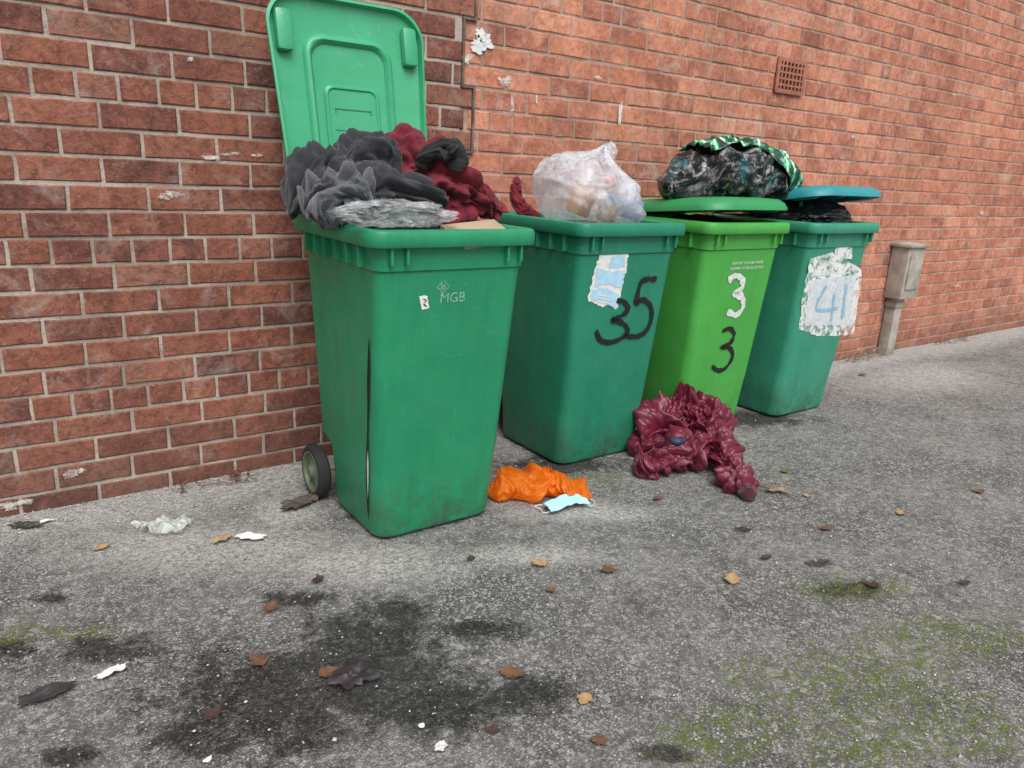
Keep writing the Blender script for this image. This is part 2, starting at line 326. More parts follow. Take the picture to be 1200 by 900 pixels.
# ------------------------------------------------------------------ brick walls
XJ=WP(541,90).x
def brick_wall(name,x0,x1,z1,yf,L,Hc,jt,seed,mats,tooth=0,rough=.0012,depth=.008):
    rd=random.Random(seed); vs=[];fs=[];mi=[];col=[]
    def quad(p,mt,c):
        i=len(vs); vs.extend(p); fs.append((i,i+1,i+2,i+3)); mi.append(mt); col.extend([c]*4)
    ym=yf+depth; quad([(x0,ym,-.1),(x1,ym,-.1),(x1,ym,z1),(x0,ym,z1)],1,(0,0,0,1))
    quad([(x0,ym,z1),(x1,ym,z1),(x1,ym+.24,z1),(x0,ym+.24,z1)],1,(0,0,0,1))
    quad([(x1,ym,-.1),(x1,ym+.24,-.1),(x1,ym+.24,z1),(x1,ym,z1)],1,(0,0,0,1)); quad([(x0,ym,-.1),(x0,ym+.24,-.1),(x0,ym+.24,z1),(x0,ym,z1)],1,(0,0,0,1))
    quad([(x0,ym+.24,-.1),(x1,ym+.24,-.1),(x1,ym+.24,z1),(x0,ym+.24,z1)],1,(0,0,0,1))
    nr=int((z1+.05)/Hc)+1; z=-.03
    for r in range(nr):
        head=(r%6==4)
        l=L/2 if head else L
        xs=x0-(L/2 if r%2 else 0)-(L/4 if head else 0)
        k=0; xe=x1+(tooth if (r//3)%2 else 0); drift=rd.uniform(-.012,.012); xs+=drift-.02
        zz0=z+r*Hc+jt/2; zz1=z+(r+1)*Hc-jt/2
        if zz1>z1: break
        while xs<xe:
            a=max(xs+jt/2,x0); b_=min(xs+l-jt/2,xe); xs+=l; k+=1
            if b_-a<.03: continue
            y=yf+rd.uniform(-.0015,.002); ch=.004; t1=rd.uniform(-.0015,.0015)
            n=max(2,int((b_-a)/.05)); F=[]
            for q in range(n): F.append((a+(b_-a)*q/n,zz0))
            for q in range(2): F.append((b_,zz0+(zz1-zz0)*q/2))
            for q in range(n): F.append((b_-(b_-a)*q/n,zz1))
            for q in range(2): F.append((a,zz1-(zz1-zz0)*q/2))
            tz=rd.uniform(-.0015,.0015)
            F=[(fx+rd.uniform(-rough,rough),fz+tz+rd.uniform(-rough,rough)) for fx,fz in F]
            mx,mz=(a+b_)/2,(zz0+zz1)/2; hw,hh_=(b_-a)/2,(zz1-zz0)/2
            I=[(mx+(fx-mx)*(1-ch/hw),mz+(fz-mz)*(1-ch/hh_)) for fx,fz in F]
            cc=(rd.random(),rd.random(),rd.random(),1); N=len(F); i0=len(vs)
            vs.extend([(p[0],y+t1*(p[0]-mx)/hw,p[1]) for p in I]); vs.extend([(p[0],y+.0035,p[1]) for p in F]); vs.extend([(p[0],ym+.002,p[1]) for p in F]); col.extend([cc]*(3*N))
            fs.append(tuple(range(i0,i0+N))); mi.append(0)
            for q in range(N):
                w=(q+1)%N
                fs.append((i0+N+q,i0+N+w,i0+w,i0+q)); mi.append(0); fs.append((i0+2*N+q,i0+2*N+w,i0+N+w,i0+N+q)); mi.append(0)
    me=bpy.data.meshes.new(name); me.from_pydata(vs,[],fs); me.polygons.foreach_set('material_index',mi)
    ca=me.color_attributes.new('rnd','FLOAT_COLOR','POINT'); ca.data.foreach_set('color',np.array(col,dtype=np.float32).ravel())
    return link(name,me,mats)
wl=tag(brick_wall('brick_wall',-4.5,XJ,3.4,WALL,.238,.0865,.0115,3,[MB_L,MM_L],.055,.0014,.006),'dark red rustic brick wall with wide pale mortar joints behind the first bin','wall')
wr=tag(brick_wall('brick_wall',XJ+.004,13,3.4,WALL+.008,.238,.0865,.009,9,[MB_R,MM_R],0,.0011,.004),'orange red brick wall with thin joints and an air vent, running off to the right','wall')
bm=bmesh.new(); zz=-.03; r=0
while zz<3.3:
    off=.055 if (r//3)%2 else 0
    box(bm,XJ+off+.001,XJ+off+.011,WALL-.004,WALL+.012,zz,zz+.0865)
    if ((r+1)//3)%2!=(r//3)%2: box(bm,XJ-.002,XJ+.068,WALL-.0045,WALL+.012,zz+.0805,zz+.0905)
    zz+=.0865; r+=1
obj('joint_gap',bm,m_simple('dark mortar crack',(.09,.065,.05),.95,(.2,.16,.13),25,.5,90),wl,smooth=0)
def flatpoly(bm,pts3,c3=None):
    vs=[bm.verts.new(p) for p in pts3]; 
    if c3 is None: bm.faces.new(vs)
    else:
        c=bm.verts.new(c3)
        for i in range(len(vs)): bm.faces.new((vs[i],vs[(i+1)%len(vs)],c))
def splash(px,py,w,h,y,parent,seed,n=22,mt=None):
    c=WP(px,py,y); bm=bmesh.new(); rd=random.Random(seed)
    for k in range(5):
        ox=rd.uniform(-w,w)*.5; oz=rd.uniform(-h,h)*.5; s=rd.uniform(.15,.45) if k else .6
        pts=[]
        for i in range(n):
            a=2*math.pi*i/n; rr=s*(.5+rd.random()*.8); pts.append((c.x+ox+w*rr*math.cos(a),y-.0045-.0006*k,c.z+oz+h*rr*math.sin(a)))
        flatpoly(bm,pts,(c.x+ox,y-.0045-.0006*k,c.z+oz))
    return obj('paint_splash',bm,mt or M_white,parent,smooth=0)
M_chalk=m_film('thin white paint',(.8,.77,.73),.45,.8,.02,.45,.4,40)
for i,(px,py,w,h,p) in enumerate([(560,52,.08,.045,wr),(566,42,.045,.03,wr),(545,70,.04,.025,wr),(726,132,.012,.07,wr),(600,120,.015,.05,wr),(628,118,.01,.03,wr),(1120,335,.06,.015,wr),(1118,110,.04,.01,wr),(960,330,.02,.03,wr),(700,90,.03,.01,wr),(590,95,.05,.03,wr),(1000,160,.05,.02,wr),(1150,250,.06,.03,wr)]):
    splash(px,py,w,h,WALL+.006,p,i,mt=M_white if i in (0,1,3) else M_chalk)
for i,(px,py,w,h) in enumerate([(245,184,.05,.01),(270,180,.04,.008),(22,588,.06,.025),(222,70,.015,.01),(300,182,.03,.01),(200,230,.06,.02),(90,555,.05,.02)]): splash(px,py,w,h,WALL,wl,i+30,mt=M_chalk)
vc=WP(926,90); zc=vc.z; xc=vc.x; yv=WALL+.004
bm=bmesh.new(); W_,H_=.125,.088
box(bm,xc-W_,xc+W_,yv-.002,yv+.006,zc-H_,zc+H_); obj('vent_hole_shade',bm,M_dark,wr,smooth=0)  # black sheet paints the shade inside the grille holes
bm=bmesh.new()
ncol,nrow=7,5; bw=.011
for i in range(ncol+1):
    x=xc-W_+(2*W_-bw)*i/ncol; e=.007 if i in (0,ncol) else 0
    box(bm,x-e,x+bw+e,yv-.014,yv-.0025,zc-H_,zc+H_,.002)
for j in range(nrow+1):
    z=zc-H_+(2*H_-bw)*j/nrow; e=.006 if j in (0,nrow) else 0
    box(bm,xc-W_-.004,xc+W_+.004,yv-.0125,yv-.003,z-e,z+bw+e,.002)
obj('vent_grille',bm,M_terra,wr)
# ------------------------------------------------------------------ wheelie bins
SL=.0924
def yfr(z): return -.25-SL*(z-.02)
def make_bin(x,yfront,mbody,mlid,label,lid_angle=None,lid_dx=0,rz=0,lid_rz=0,lid_z=0,wo=.238,hubm=None,cut=True):
    root=empty('wheelie_bin',(x,yfront+.25,0),rz); tag(root,label,'wheelie bin','wheelie bins lined up along the brick wall')
    bm=bmesh.new(); e_=0 if cut else .08
    secs=[(0,.205,-.235,.11+e_,.05),(.012,.222,-.247,.125+e_,.055),(.03,.227,yfr(.03),.13+e_,.055),(.21,.233,yfr(.21),.14+e_,.05),(.235,.234,yfr(.235),.15+e_*.9,.05),(.26,.235,yfr(.26),.225,.045),(.45,.241,yfr(.45),.235,.045),(.7,.25,yfr(.7),.25,.045),(.90,.257,yfr(.9),.262,.045),(.905,.262,yfr(.905)-.006,.266,.045),(.985,.265,yfr(.985)-.006,.27,.045)]
    rings=[rring(-a,a,c,d,r,z,8) for z,a,c,d,r in secs]
    rings+=[rring(-.255,.255,-.33,.262,.04,.985,8),rring(-.245,.245,-.31,.25,.04,.7,8),rring(-.225,.225,-.27,.2,.04,.3,8)]
    loft(bm,rings); obj('body',bm,mbody,root,smooth=28)
    bm=bmesh.new(); o=.287; yf=-.365; yb=.29
    prof=[(.0,.0,.978),(.003,.004,.974),(.006,.0,.978),(.006,.0,1.01),(.002,-.002,1.02),(-.006,-.008,1.024),(-.022,-.022,1.024),(-.036,-.036,1.016),(-.04,-.04,.98)]
    rr=[]
    for q,_,z in prof: rr.append(rring(-o-q,o+q,yf-q,yb+q,.05+q,z,8))
    rr=[rring(-.262,.262,-.335,.266,.045,.995,8)]+[rring(-o+.004,o-.004,yf+.004,yb-.004,.046,.99,8)]+rr
    loft(bm,rr,False,False)
    for s in (-1,1):
        for k in range(6):
            y=-.25+k*.085; bx0,bx1=(.262,.284) if s>0 else (-.284,-.262); box(bm,bx0,bx1,y-.004,y+.004,.91,.989)
    for k in range(2):
        for s in (-1,1):
            xx=s*(.225-.05*k); box(bm,xx-.004,xx+.004,-.36,-.338,.925,.989)
    obj('rim',bm,mbody,root,smooth=40)
    bm=bmesh.new(); tube(bm,[(-.2,.345,1.0),(.2,.345,1.0)],.014,12)
    for xx in (-.2,-.07,.07,.2): box(bm,xx-.012,xx+.012,.285,.35,.975,1.012,.004)
    obj('handle',bm,mbody,root)
    bm=bmesh.new(); tube(bm,[(-wo,.2,.1),(wo,.2,.1)],.011,10); obj('axle',bm,M_metal,root)
    for s in (-1,1):
        bm=bmesh.new(); prof=[(.075,.0),(.092,.0),(.099,.008),(.1,.022),(.099,.036),(.092,.044),(.075,.044)]
        rows=[[(s*(wo+a),.2+r*math.cos(t),.1+r*math.sin(t)) for t in [2*math.pi*k/36 for k in range(36)]] for r,a in prof]
        loft(bm,rows,False,False); w=obj('wheel',bm,M_rub,root)
        bm=bmesh.new(); prof=[(.001,.05),(.02,.05),(.024,.043),(.045,.03),(.064,.03),(.07,.044),(.077,.046),(.077,.0)]
        rows=[[(s*(wo+a),.2+r*math.cos(t),.1+r*math.sin(t)) for t in [2*math.pi*k/36 for k in range(36)]] for r,a in prof]
        loft(bm,rows,True,True)
        for k in range(6):
            t=2*math.pi*k/6; box(bm,-.003,.008,.022,.07,-.005,.005,0,Matrix.Translation((s*(wo+.032),.2,.1))@Matrix.Rotation(t,4,'X'))
        obj('hub',bm,hubm or M_hub,w)
    if lid_angle is not None:
        def tp(rings):
            out=[]
            for r in rings:
                rr_=[]
                for (x_,y_,z_) in r:
                    k=max(0,(y_+.3)/.3); s_=1-.22*k*k; k2=max(0,(-y_-.5)/.22); s_*=1-.03*k2*k2; rr_.append((x_*s_,y_,z_))
                out.append(rr_)
            return out
        bm=bmesh.new(); cy=-.355; 
        L_=[(.05,.06,.052,.03),(.2,.26,.047,.08),(.262,.33,.038,.1),(.288,.352,.02,.11),(.298,.36,.002,.11),(.3,.362,-.012,.11),(.29,.352,-.014,.105),(.284,.346,.01,.1),(.25,.315,.016,.09),(.172,.242,.018,.075),(.166,.236,.008,.07),(.158,.228,.002,.065),(.15,.22,.002,.06),(.143,.213,.01,.058),(.138,.208,.02,.055),(.05,.06,.024,.03)]
        loft(bm,tp([rring(-a,a,cy-c,cy+c,r,z,10) for a,c,z,r in L_]))
        cyy=cy+.05
        rg=[(.105,.12,.03,.03),(.105,.12,.016,.03),(.1,.115,.011,.028),(.094,.109,.011,.026),(.09,.105,.0165,.024),(.05,.06,.0165,.02)]
        loft(bm,[rring(-a,a,cyy-c,cyy+c,r,z,8) for a,c,z,r in rg])
        for s in (-1,1): box(bm,min(s*.21,s*.268),max(s*.21,s*.268),-.655,-.515,-.02,.018,.018)
        for xx in (-.13,.13): box(bm,xx-.04,xx+.04,-.015,.03,-.02,.02,.006)
        li=obj('lid',bm,mlid,root,smooth=42); li.location=(lid_dx,.335,1.03+lid_z); li.rotation_euler=(R_(-lid_angle),0,lid_rz)
        bm=bmesh.new()
        for (x0,y0,x1,y1) in ((-.07,-.345,.07,-.341),(-.07,-.345,-.066,-.33),(.066,-.345,.07,-.33),(-.075,-.27,.075,-.2685),(-.06,-.25,.045,-.2485),(-.075,-.235,.07,-.2335)): box(bm,x0,x1,y0,y1,.0145,.0155)
        obj('moulded_lines',bm,G2,li,smooth=0)
    return root
BX=[1.167,2.105,2.835,3.54]; BY=[2.02,2.235,2.25,2.21]
b1=make_bin(BX[0],BY[0],G1,GL1,'green wheelie bin standing wide open and stuffed with clothes, its lid leaning on the wall',101,lid_z=.02)
b2=make_bin(BX[1],BY[1],G2,G2,'green wheelie bin with black painted digits ending in 5 and a torn blue sticker',wo=.14,hubm=M_rub,cut=False)  # hubs take the dark tyre colour so the wheels read as shadow
b3=make_bin(BX[2],BY[2],G3,GL3,'lime green wheelie bin with a white 3 and a black 3 on its front',5,-.03,lid_rz=R_(3))
b4=make_bin(BX[3],BY[3],G4,GL4,'faded green wheelie bin with a teal lid and peeling white patch, farthest from the first',9,lid_z=.025)
bpy.context.view_layer.update()
def BM(b): return Matrix.Translation(b.location)@Matrix.Rotation(b.rotation_euler.z,4,'Z')
def FP(b,px,py):
    M=BM(b); p0=M@Vector((0,-.25,.02)); n=(M.to_3x3()@Vector((0,-1,-SL))).normalized(); r=ray(px,py)
    t=(p0-CAM).dot(n)/r.dot(n); l=M.inverted()@(CAM+r*t); return (l.x,l.z)
def fpt(u,z,off): return (u,yfr(z)-off,z)
def decal(b,name,pix,mt,off=.002,jag=0,seed=0,lab=None):
    rd=random.Random(seed); pts=[]
    n=len(pix)
    for i in range(n):
        a=pix[i]; c=pix[(i+1)%n]; k=8 if jag else 1
        for q in range(k):
            t=q/k; pts.append((a[0]*(1-t)+c[0]*t+rd.uniform(-jag,jag),a[1]*(1-t)+c[1]*t+rd.uniform(-jag,jag)))
    bm=bmesh.new(); L=[fpt(*FP(b,*p),off) for p in pts]; flatpoly(bm,L)
    o=obj(name,bm,mt,b,smooth=0)
    if lab: o['label']=lab
    return o
def stroke(b,name,pix,mt,w,off=.003,seed=0,lab=None):
    P=catmull([(*FP(b,*p),0) for p in pix],8); bm=bmesh.new(); rows=[]; rd=random.Random(seed)
    for i,p in enumerate(P):
        d=(P[min(i+1,len(P)-1)]-P[max(i-1,0)]).normalized(); nn=Vector((-d.y,d.x,0)); ww=w*(.85+.6*noise.noise(Vector((i*.25,seed,0))))*(.7 if i in (0,len(P)-1) else 1)
        a=p+nn*(ww/2+rd.uniform(-.0015,.0015)); c=p-nn*(ww/2+rd.uniform(-.0015,.0015))
        rows.append((bm.verts.new(fpt(a.x,a.y,off)),bm.verts.new(fpt(c.x,c.y,off))))
    for r,s in zip(rows,rows[1:]): bm.faces.new((r[0],r[1],s[1],s[0]))
    o=obj(name,bm,mt,b,smooth=0)
    if lab: o['label']=lab
    return o
def textp(b,name,body,px,py,size,mt,off=.0025,lab=None,scx=1):
    cu=bpy.data.curves.new('t','FONT'); cu.body=body; cu.size=size; cu.align_x='CENTER'; cu.align_y='CENTER'; cu.resolution_u=3
    t=bpy.data.objects.new('t',cu); C.objects.link(t); bpy.context.view_layer.update()
    me=bpy.data.meshes.new_from_object(t.evaluated_get(bpy.context.evaluated_depsgraph_get())); bpy.data.objects.remove(t)
    u,z=FP(b,px,py)
    for v in me.vertices: v.co=Vector(fpt(u+v.co.x*scx,z+v.co.y,off))
    me.materials.clear(); o=link(name,me,mt,b); 
    if lab: o['label']=lab
    return o
textp(b1,'lettering','MGB',530,349,.044,M_pale,lab='faded pale letters MGB')
bm=bmesh.new()
u0,z0=FP(b1,519,336)
for dx,dz,s in ((0,.012,.011),(-.012,0,.01),(.012,0,.01),(0,-.012,.01)):
    o=[(u0+dx,z0+dz+s),(u0+dx+s,z0+dz),(u0+dx,z0+dz-s),(u0+dx-s,z0+dz)]; i_=[(u0+dx+(a-u0-dx)*.68,z0+dz+(c-z0-dz)*.68) for a,c in o]
    ov=[bm.verts.new(fpt(*p,.0025)) for p in o]; iv=[bm.verts.new(fpt(*p,.0025)) for p in i_]
    for k in range(4): bm.faces.new((ov[k],ov[(k+1)%4],iv[(k+1)%4],iv[k]))
obj('logo',bm,M_pale,b1,smooth=0)['label']='pale diamond logo'
decal(b1,'sticker',[(491,347),(500,346),(503,361),(494,363)],M_paper,.002,.6,1)
stroke(b1,'sticker_mark',[(495,350),(499,352),(496,356),(500,359)],M_blackm,.003,.0035,2)
bm=bmesh.new(); rd=random.Random(5); L=[];Rr=[]
def hx(z): return .227+.03*(z-.03)/.87 if z<.9 else .262
for k in range(26):
    t=k/25; z=.06+t*.64; w=.024*math.sin(math.pi*min(1,t))**.6*(.8+.4*math.sin(t*9))+.001
    yc=yfr(z)+.062+.006*math.sin(t*5)+rd.uniform(-.001,.001)
    L.append(bm.verts.new((-hx(z)-.0022,yc-w*.4,z))); Rr.append(bm.verts.new((-hx(z)-.0022,yc+w*.6,z)))
for k in range(25): bm.faces.new((L[k],L[k+1],Rr[k+1],Rr[k]))
obj('split',bm,M_dark,b1,smooth=0)['label']='long dark split down the left corner'
bm=bmesh.new(); flatpoly(bm,[(-hx(z)-.004,yfr(z)+.062+dy,z) for z,dy in ((.2,-.004),(.27,-.006),(.32,.0),(.27,.007),(.2,.004),(.14,0))]); obj('torn_edge',bm,M_paper,b1,smooth=0)
decal(b2,'sticker',[(704,291),(708,299),(714,292),(720,297),(736,297),(733,318),(730,330),(722,363),(713,357),(705,360),(688,352),(695,322)],M_paper,.002,1.2,3,'torn light blue and white paper sticker')
for q,pp in enumerate([[(698,314),(715,318),(732,316),(728,338),(712,333),(696,336)],[(693,340),(708,337),(726,346),(721,361),(706,354),(691,351)],[(715,301),(733,299),(731,312),(713,314)]]): decal(b2,'sticker_print',pp,M_blue,.0032,1.1,q)
for q in range(3): decal(b2,'sticker_print',[(699,344+q*4),(714,347+q*4),(714,348.5+q*4),(699,345.5+q*4)],M_paper,.0042,.2,q)
stroke(b2,'painted_number',[(722,352),(731,354),(735,363),(724,372),(717,375),(728,378),(735,386),(729,395),(715,401),(703,398),(698,387)],M_black,.026,.0045,3,'black painted digit partly under the sticker')
stroke(b2,'painted_number',[(769,327),(758,327),(750,332),(745,355),(752,351),(761,357),(763,371),(757,387),(746,394),(731,393)],M_black,.027,.0045,4,'black painted 5')
stroke(b3,'painted_number',[(853,329),(861,323),(869,327),(869,337),(860,344),(869,348),(870,360),(862,369),(852,365)],M_white,.034,.003,5,'white stencilled 3')
stroke(b3,'painted_number',[(846,388),(855,385),(860,392),(855,402),(845,407),(855,408),(858,418),(850,431),(841,434),(834,429)],M_black,.026,.003,6,'black painted 3')
textp(b3,'lettering','REMOVE YOUR BIN FROM',876,308,.019,M_white,lab='white lettering REMOVE YOUR BIN FROM',scx=1.0)
textp(b3,'lettering','PAVEMENT AFTER COLLECTION',875,314,.019,M_white,scx=.86,lab='white lettering PAVEMENT AFTER COLLECTION')
decal(b4,'white_patch',[(950,303),(975,296),(1010,316),(1006,350),(1000,392),(960,394),(936,386),(940,345)],M_scrape,.002,.8,9,'scraped white paint patch')
decal(b4,'white_patch',[(978,284),(998,282),(998,303),(978,305)],M_scrape,.0024,.6,10)
decal(b4,'label_sheet',[(948,328),(1003,322),(996,380),(942,382)],M_bluelab,.0035,.5,11)
stroke(b4,'faded_number',[(968,334),(956,362),(981,361)],M_bluenum,.024,.005,12,'faded blue 4'); stroke(b4,'faded_number',[(977,344),(973,376)],M_bluenum,.024,.0055,13)
stroke(b4,'faded_number',[(991,334),(986,374)],M_bluenum,.026,.005,14,'faded blue 1')
# ------------------------------------------------------------------ contents of bin 1
cx,cy=BX[0],BY[0]+.25
def rimlim(c_x,c_y):
    def f(v):
        if v.z<1.03 and (abs(v.x-c_x)>.24 or v.y<c_y-.31) and v.x>c_x-.3: v.z=1.03+(v.z-1.03)*.12
        if v.x<c_x-.3 and v.z<.96: v.z=.96+(v.z-.96)*.2
        if v.x<c_x-.36: v.x=c_x-.36+(v.x-c_x+.36)*.3
        return v
    return f
r1=rimlim(cx,cy)
garment('jumper',[WP(330,250,2.34),WP(346,236,2.36),WP(370,212,2.38),WP(412,198,2.38),WP(452,184,2.4),WP(484,182,2.42)],[.03,.055,.09,.1,.09,.05],M_char,'charcoal fleece jumper heaped along the back left of the open bin','clothing',1,.042,9,lim=r1,fw=.8,warp=1.3,nr=220)
garment('jumper',[WP(350,250,2.24),WP(370,236,2.2),WP(400,226,2.16),WP(436,236,2.14)],[.045,.07,.08,.05],M_grey,'heather grey knitted jumper bundled at the front left corner of the open bin','clothing',2,.038,10,lim=r1,fw=.8,al=.9,warp=1.3)
garment('jumper',[WP(420,236,2.2),WP(450,224,2.22),WP(490,232,2.2),WP(520,244,2.18)],[.05,.07,.07,.05],M_char,'dark folded jumper in the middle of the open bin behind the clear plastic bag','clothing',12,.034,10,lim=r1,fw=.8,warp=1.3)
garment('fleece',[WP(440,196,2.46),WP(466,186,2.42),WP(494,204,2.32),WP(528,222,2.26),WP(562,236,2.26),WP(594,246,2.28)],[.05,.09,.105,.1,.08,.04],M_red,'burgundy fleece bundled from the middle to the right rim of the open bin','clothing',3,.042,8.5,lim=r1,fw=.75,warp=1.3,al=.8,nr=220)
garment('scarf',[WP(496,200,2.24),WP(502,184,2.22),WP(518,176,2.2),WP(534,184,2.18),WP(536,202,2.14)],[.02,.036,.042,.04,.02],M_blk,'small black knitted scarf folded over the top of the burgundy fleece','clothing',4,.022,13,fw=.8,al=.9,sq=.8)
crumple('plastic_bag',WP(466,250,2.0),(.14,.08,.03),M_clear2,'crumpled clear plastic bag at the front rim of the open bin, under the grey jumper','bag',5,.35,1.8,4,vor_amp=.3)
crumple('rubbish_bag',(cx,cy-.04,.9),(.19,.2,.11),M_bin,'black rubbish bag down inside the open clothes bin','bag',4,.1,3,14)
bm=bmesh.new(); box(bm,-.13,.09,-.006,.006,-.08,.05,.001); o=obj('cardboard_piece',bm,M_card); o.location=(cx+.13,cy-.27,1.012); o.rotation_euler=(R_(-66),R_(-4),R_(8)); tag(o,'brown cardboard flap poking over the rim of the clothes bin','cardboard')
# ------------------------------------------------------------------ bag in bin 2
cx2,cy2=BX[1],BY[1]+.25
kn=crumple('carrier_bag',(cx2-.03,cy2-.08,1.11),(.235,.2,.14),M_clear,'knotted translucent white carrier bag full of rubbish sitting in the second bin','bag',6,.09,1.2,12,neck=.06,vor_amp=.05,pleat=.22,fine=.45,tilt=.35,sag=.16)
crumple('handle_knot',(.105,0,.18),(.028,.018,.032),M_clear,sub=4,amp=.3,freq=1.6,seed=41,parent=kn)
def item(name,dx,dy,z,s,mt,lab,rx,rz):
    bm=bmesh.new(); box(bm,-s[0],s[0],-s[1],s[1],-s[2],s[2],.008); o=obj(name,bm,mt); o.location=(cx2+dx,cy2+dy,z); o.rotation_euler=(rx,.2,rz); tag(o,lab,'packaging'); return o
item('food_box',-.13,-.16,1.09,(.05,.03,.05),m_simple('tan box',(.8,.36,.1),.6),'tan food box seen through the left of the translucent bag',.3,.4)
item('food_packet',.03,-.14,1.17,(.04,.02,.02),m_simple('red pack',(.7,.15,.08),.4),'red packet seen through the top of the translucent bag',-.3,.8)
item('food_tin',.04,-.22,1.08,(.08,.02,.04),m_simple('steel blue pack',(.08,.16,.4),.4,(.4,.44,.5),20),'blue and grey packet low inside the translucent bag',.2,-.3)
item('food_carton',-.05,-.23,1.06,(.045,.02,.04),m_simple('dark pack',(.03,.03,.03),.5,(.5,.25,.08),20),'dark carton beside the tan box inside the translucent bag',.1,.2)
garment('cloth_scrap',[XP(634,256,1.95),XP(616,250,1.9),XP(605,232,1.87),XP(606,206,1.87)],[.03,.034,.03,.014],M_red,'small dark red cloth scrap at the left rim beside the translucent bag','clothing',8,.014,14,na=64,nr=70)
crumple('rubbish_bag',(cx2,cy2-.03,.9),(.19,.2,.1),M_bin,'black rubbish bag down inside the second bin','bag',4,.1,3,13)
# ------------------------------------------------------------------ bin 3 bags
cx3,cy3=BX[2],BY[2]+.25
bagp=[WP(778,218,2.42),WP(812,206,2.42),WP(856,202,2.4),WP(898,209,2.38),WP(926,222,2.36)]; bagr=[.05,.105,.125,.105,.05]
garment('rubbish_bag',bagp,bagr,M_mixbag,'wide glossy dark rubbish bag with clear and teal plastic lying on the lime bin lid','bag',21,.034,6.5,.95,True,zmin=1.085,al=.9,fw=.7)
def path_at(P,t): return P[min(len(P)-1,int(t*(len(P)-1)))]
PP=catmull(bagp,40); n,m_=80,40; rows=[]
c0=Vector((PP[80].x,PP[80].y,1.1))
for i in range(n):
    t=.25+.79*i/(n-1); tt=min(t,1); p=path_at(PP,tt); r=float(np.interp(tt,np.linspace(0,1,5),bagr))*max(0,1-abs(2*min(tt,.93)-1)**5)**.5; row=[]
    ex=max(0,t-.88)*1.0
    s_=min(1,max(0,(t-.5)/.35)); s_=s_*s_*(3-2*s_); lo_=52-75*s_
    for j in range(m_):
        a=R_(lo_+(150-lo_)*j/(m_-1)); q=Vector((i*.1,j*.16,4.2)); d=.03+.03*noise.noise(q)+.02*abs(noise.noise(q*2.3))+.006*noise.noise(q*5)
        row.append(Vector((p.x+ex*.3,p.y-(r+d)*math.cos(a),max(1.075,p.z+(r+d)*math.sin(a)-ex*1.0)))-c0)
    rows.append(row)
bm=bmesh.new(); vv=[[bm.verts.new(p) for p in r] for r in rows]
for a_,b_ in zip(vv,vv[1:]):
    for j in range(m_-1): bm.faces.new((a_[j],b_[j],b_[j+1],a_[j+1]))
o=obj('shopping_bag',bm,M_plaid,smooth=180); o.location=c0; tag(o,'green and white striped shopping bag draped over the right end of the glossy dark bag','bag')
s=o.modifiers.new('s','SOLIDIFY'); s.thickness=.003
crumple('rubbish_bag',(cx3,cy3-.05,.93),(.2,.22,.1),M_bin,'black rubbish bag wedged under the lid of the lime green bin','bag',5,.1,3,25)
cx4,cy4=BX[3],BY[3]+.25
crumple('rubbish_bag',(cx4-.02,cy4-.08,1.035),(.23,.23,.09),M_bin,'black rubbish bag bulging under the raised teal lid','bag',6,.1,2.0,27,pleat=.1)
# ------------------------------------------------------------------ jacket on the ground
def J(px,py,z): return GP(px,py,z)
jc=GP(812,548); jk=empty('puffer_jacket',(jc.x,jc.y,0)); tag(jk,'maroon quilted puffer jacket dumped on the ground against the lime green bin','jacket')
YM=BY[2]-.012
garment('jacket_body',[J(750,532,.03),J(766,508,.09),J(795,488,.14),J(830,492,.15),J(852,516,.08)],[.06,.1,.125,.11,.06],M_jack,seed=41,amp=.05,freq=7.5,quilt=.006,qn=24,zmin=.004,ymax=YM,parent=jk,sq=.95,al=1.0,na=160,nr=280,fw=.65,warp=1.6)
garment('jacket_front',[J(742,550,.015),J(770,543,.05),J(802,525,.09),J(836,522,.08)],[.035,.065,.095,.06],M_jack,seed=32,amp=.042,freq=8,quilt=.006,qn=18,zmin=.004,ymax=YM,parent=jk,al=1.0,nr=260,na=150,fw=.65,warp=1.6)
garment('sleeve',[J(815,496,.15),J(840,518,.1),J(853,542,.06),J(864,560,.045),J(874,574,.036)],[.06,.075,.066,.058,.045],M_jack,seed=35,amp=.032,freq=9,quilt=.006,qn=14,zmin=.004,ymax=YM,parent=jk,al=1.0,nr=240,fw=.65,sq=.8,warp=1.5)
garment('cuff',[J(868,568,.034),J(876,577,.03),J(881,582,.028)],[.03,.034,.026],m_fabric('maroon rib knit',(.07,.005,.013),.9,200),seed=36,amp=.008,freq=22,zmin=.004,parent=jk,na=50,nr=40)
garment('lining',[J(784,514,.2),J(794,518,.19),J(803,514,.2)],[.012,.02,.01],m_simple('dark blue lining',(.02,.03,.08),.5),seed=38,amp=.008,freq=20,parent=jk,na=50,nr=40)
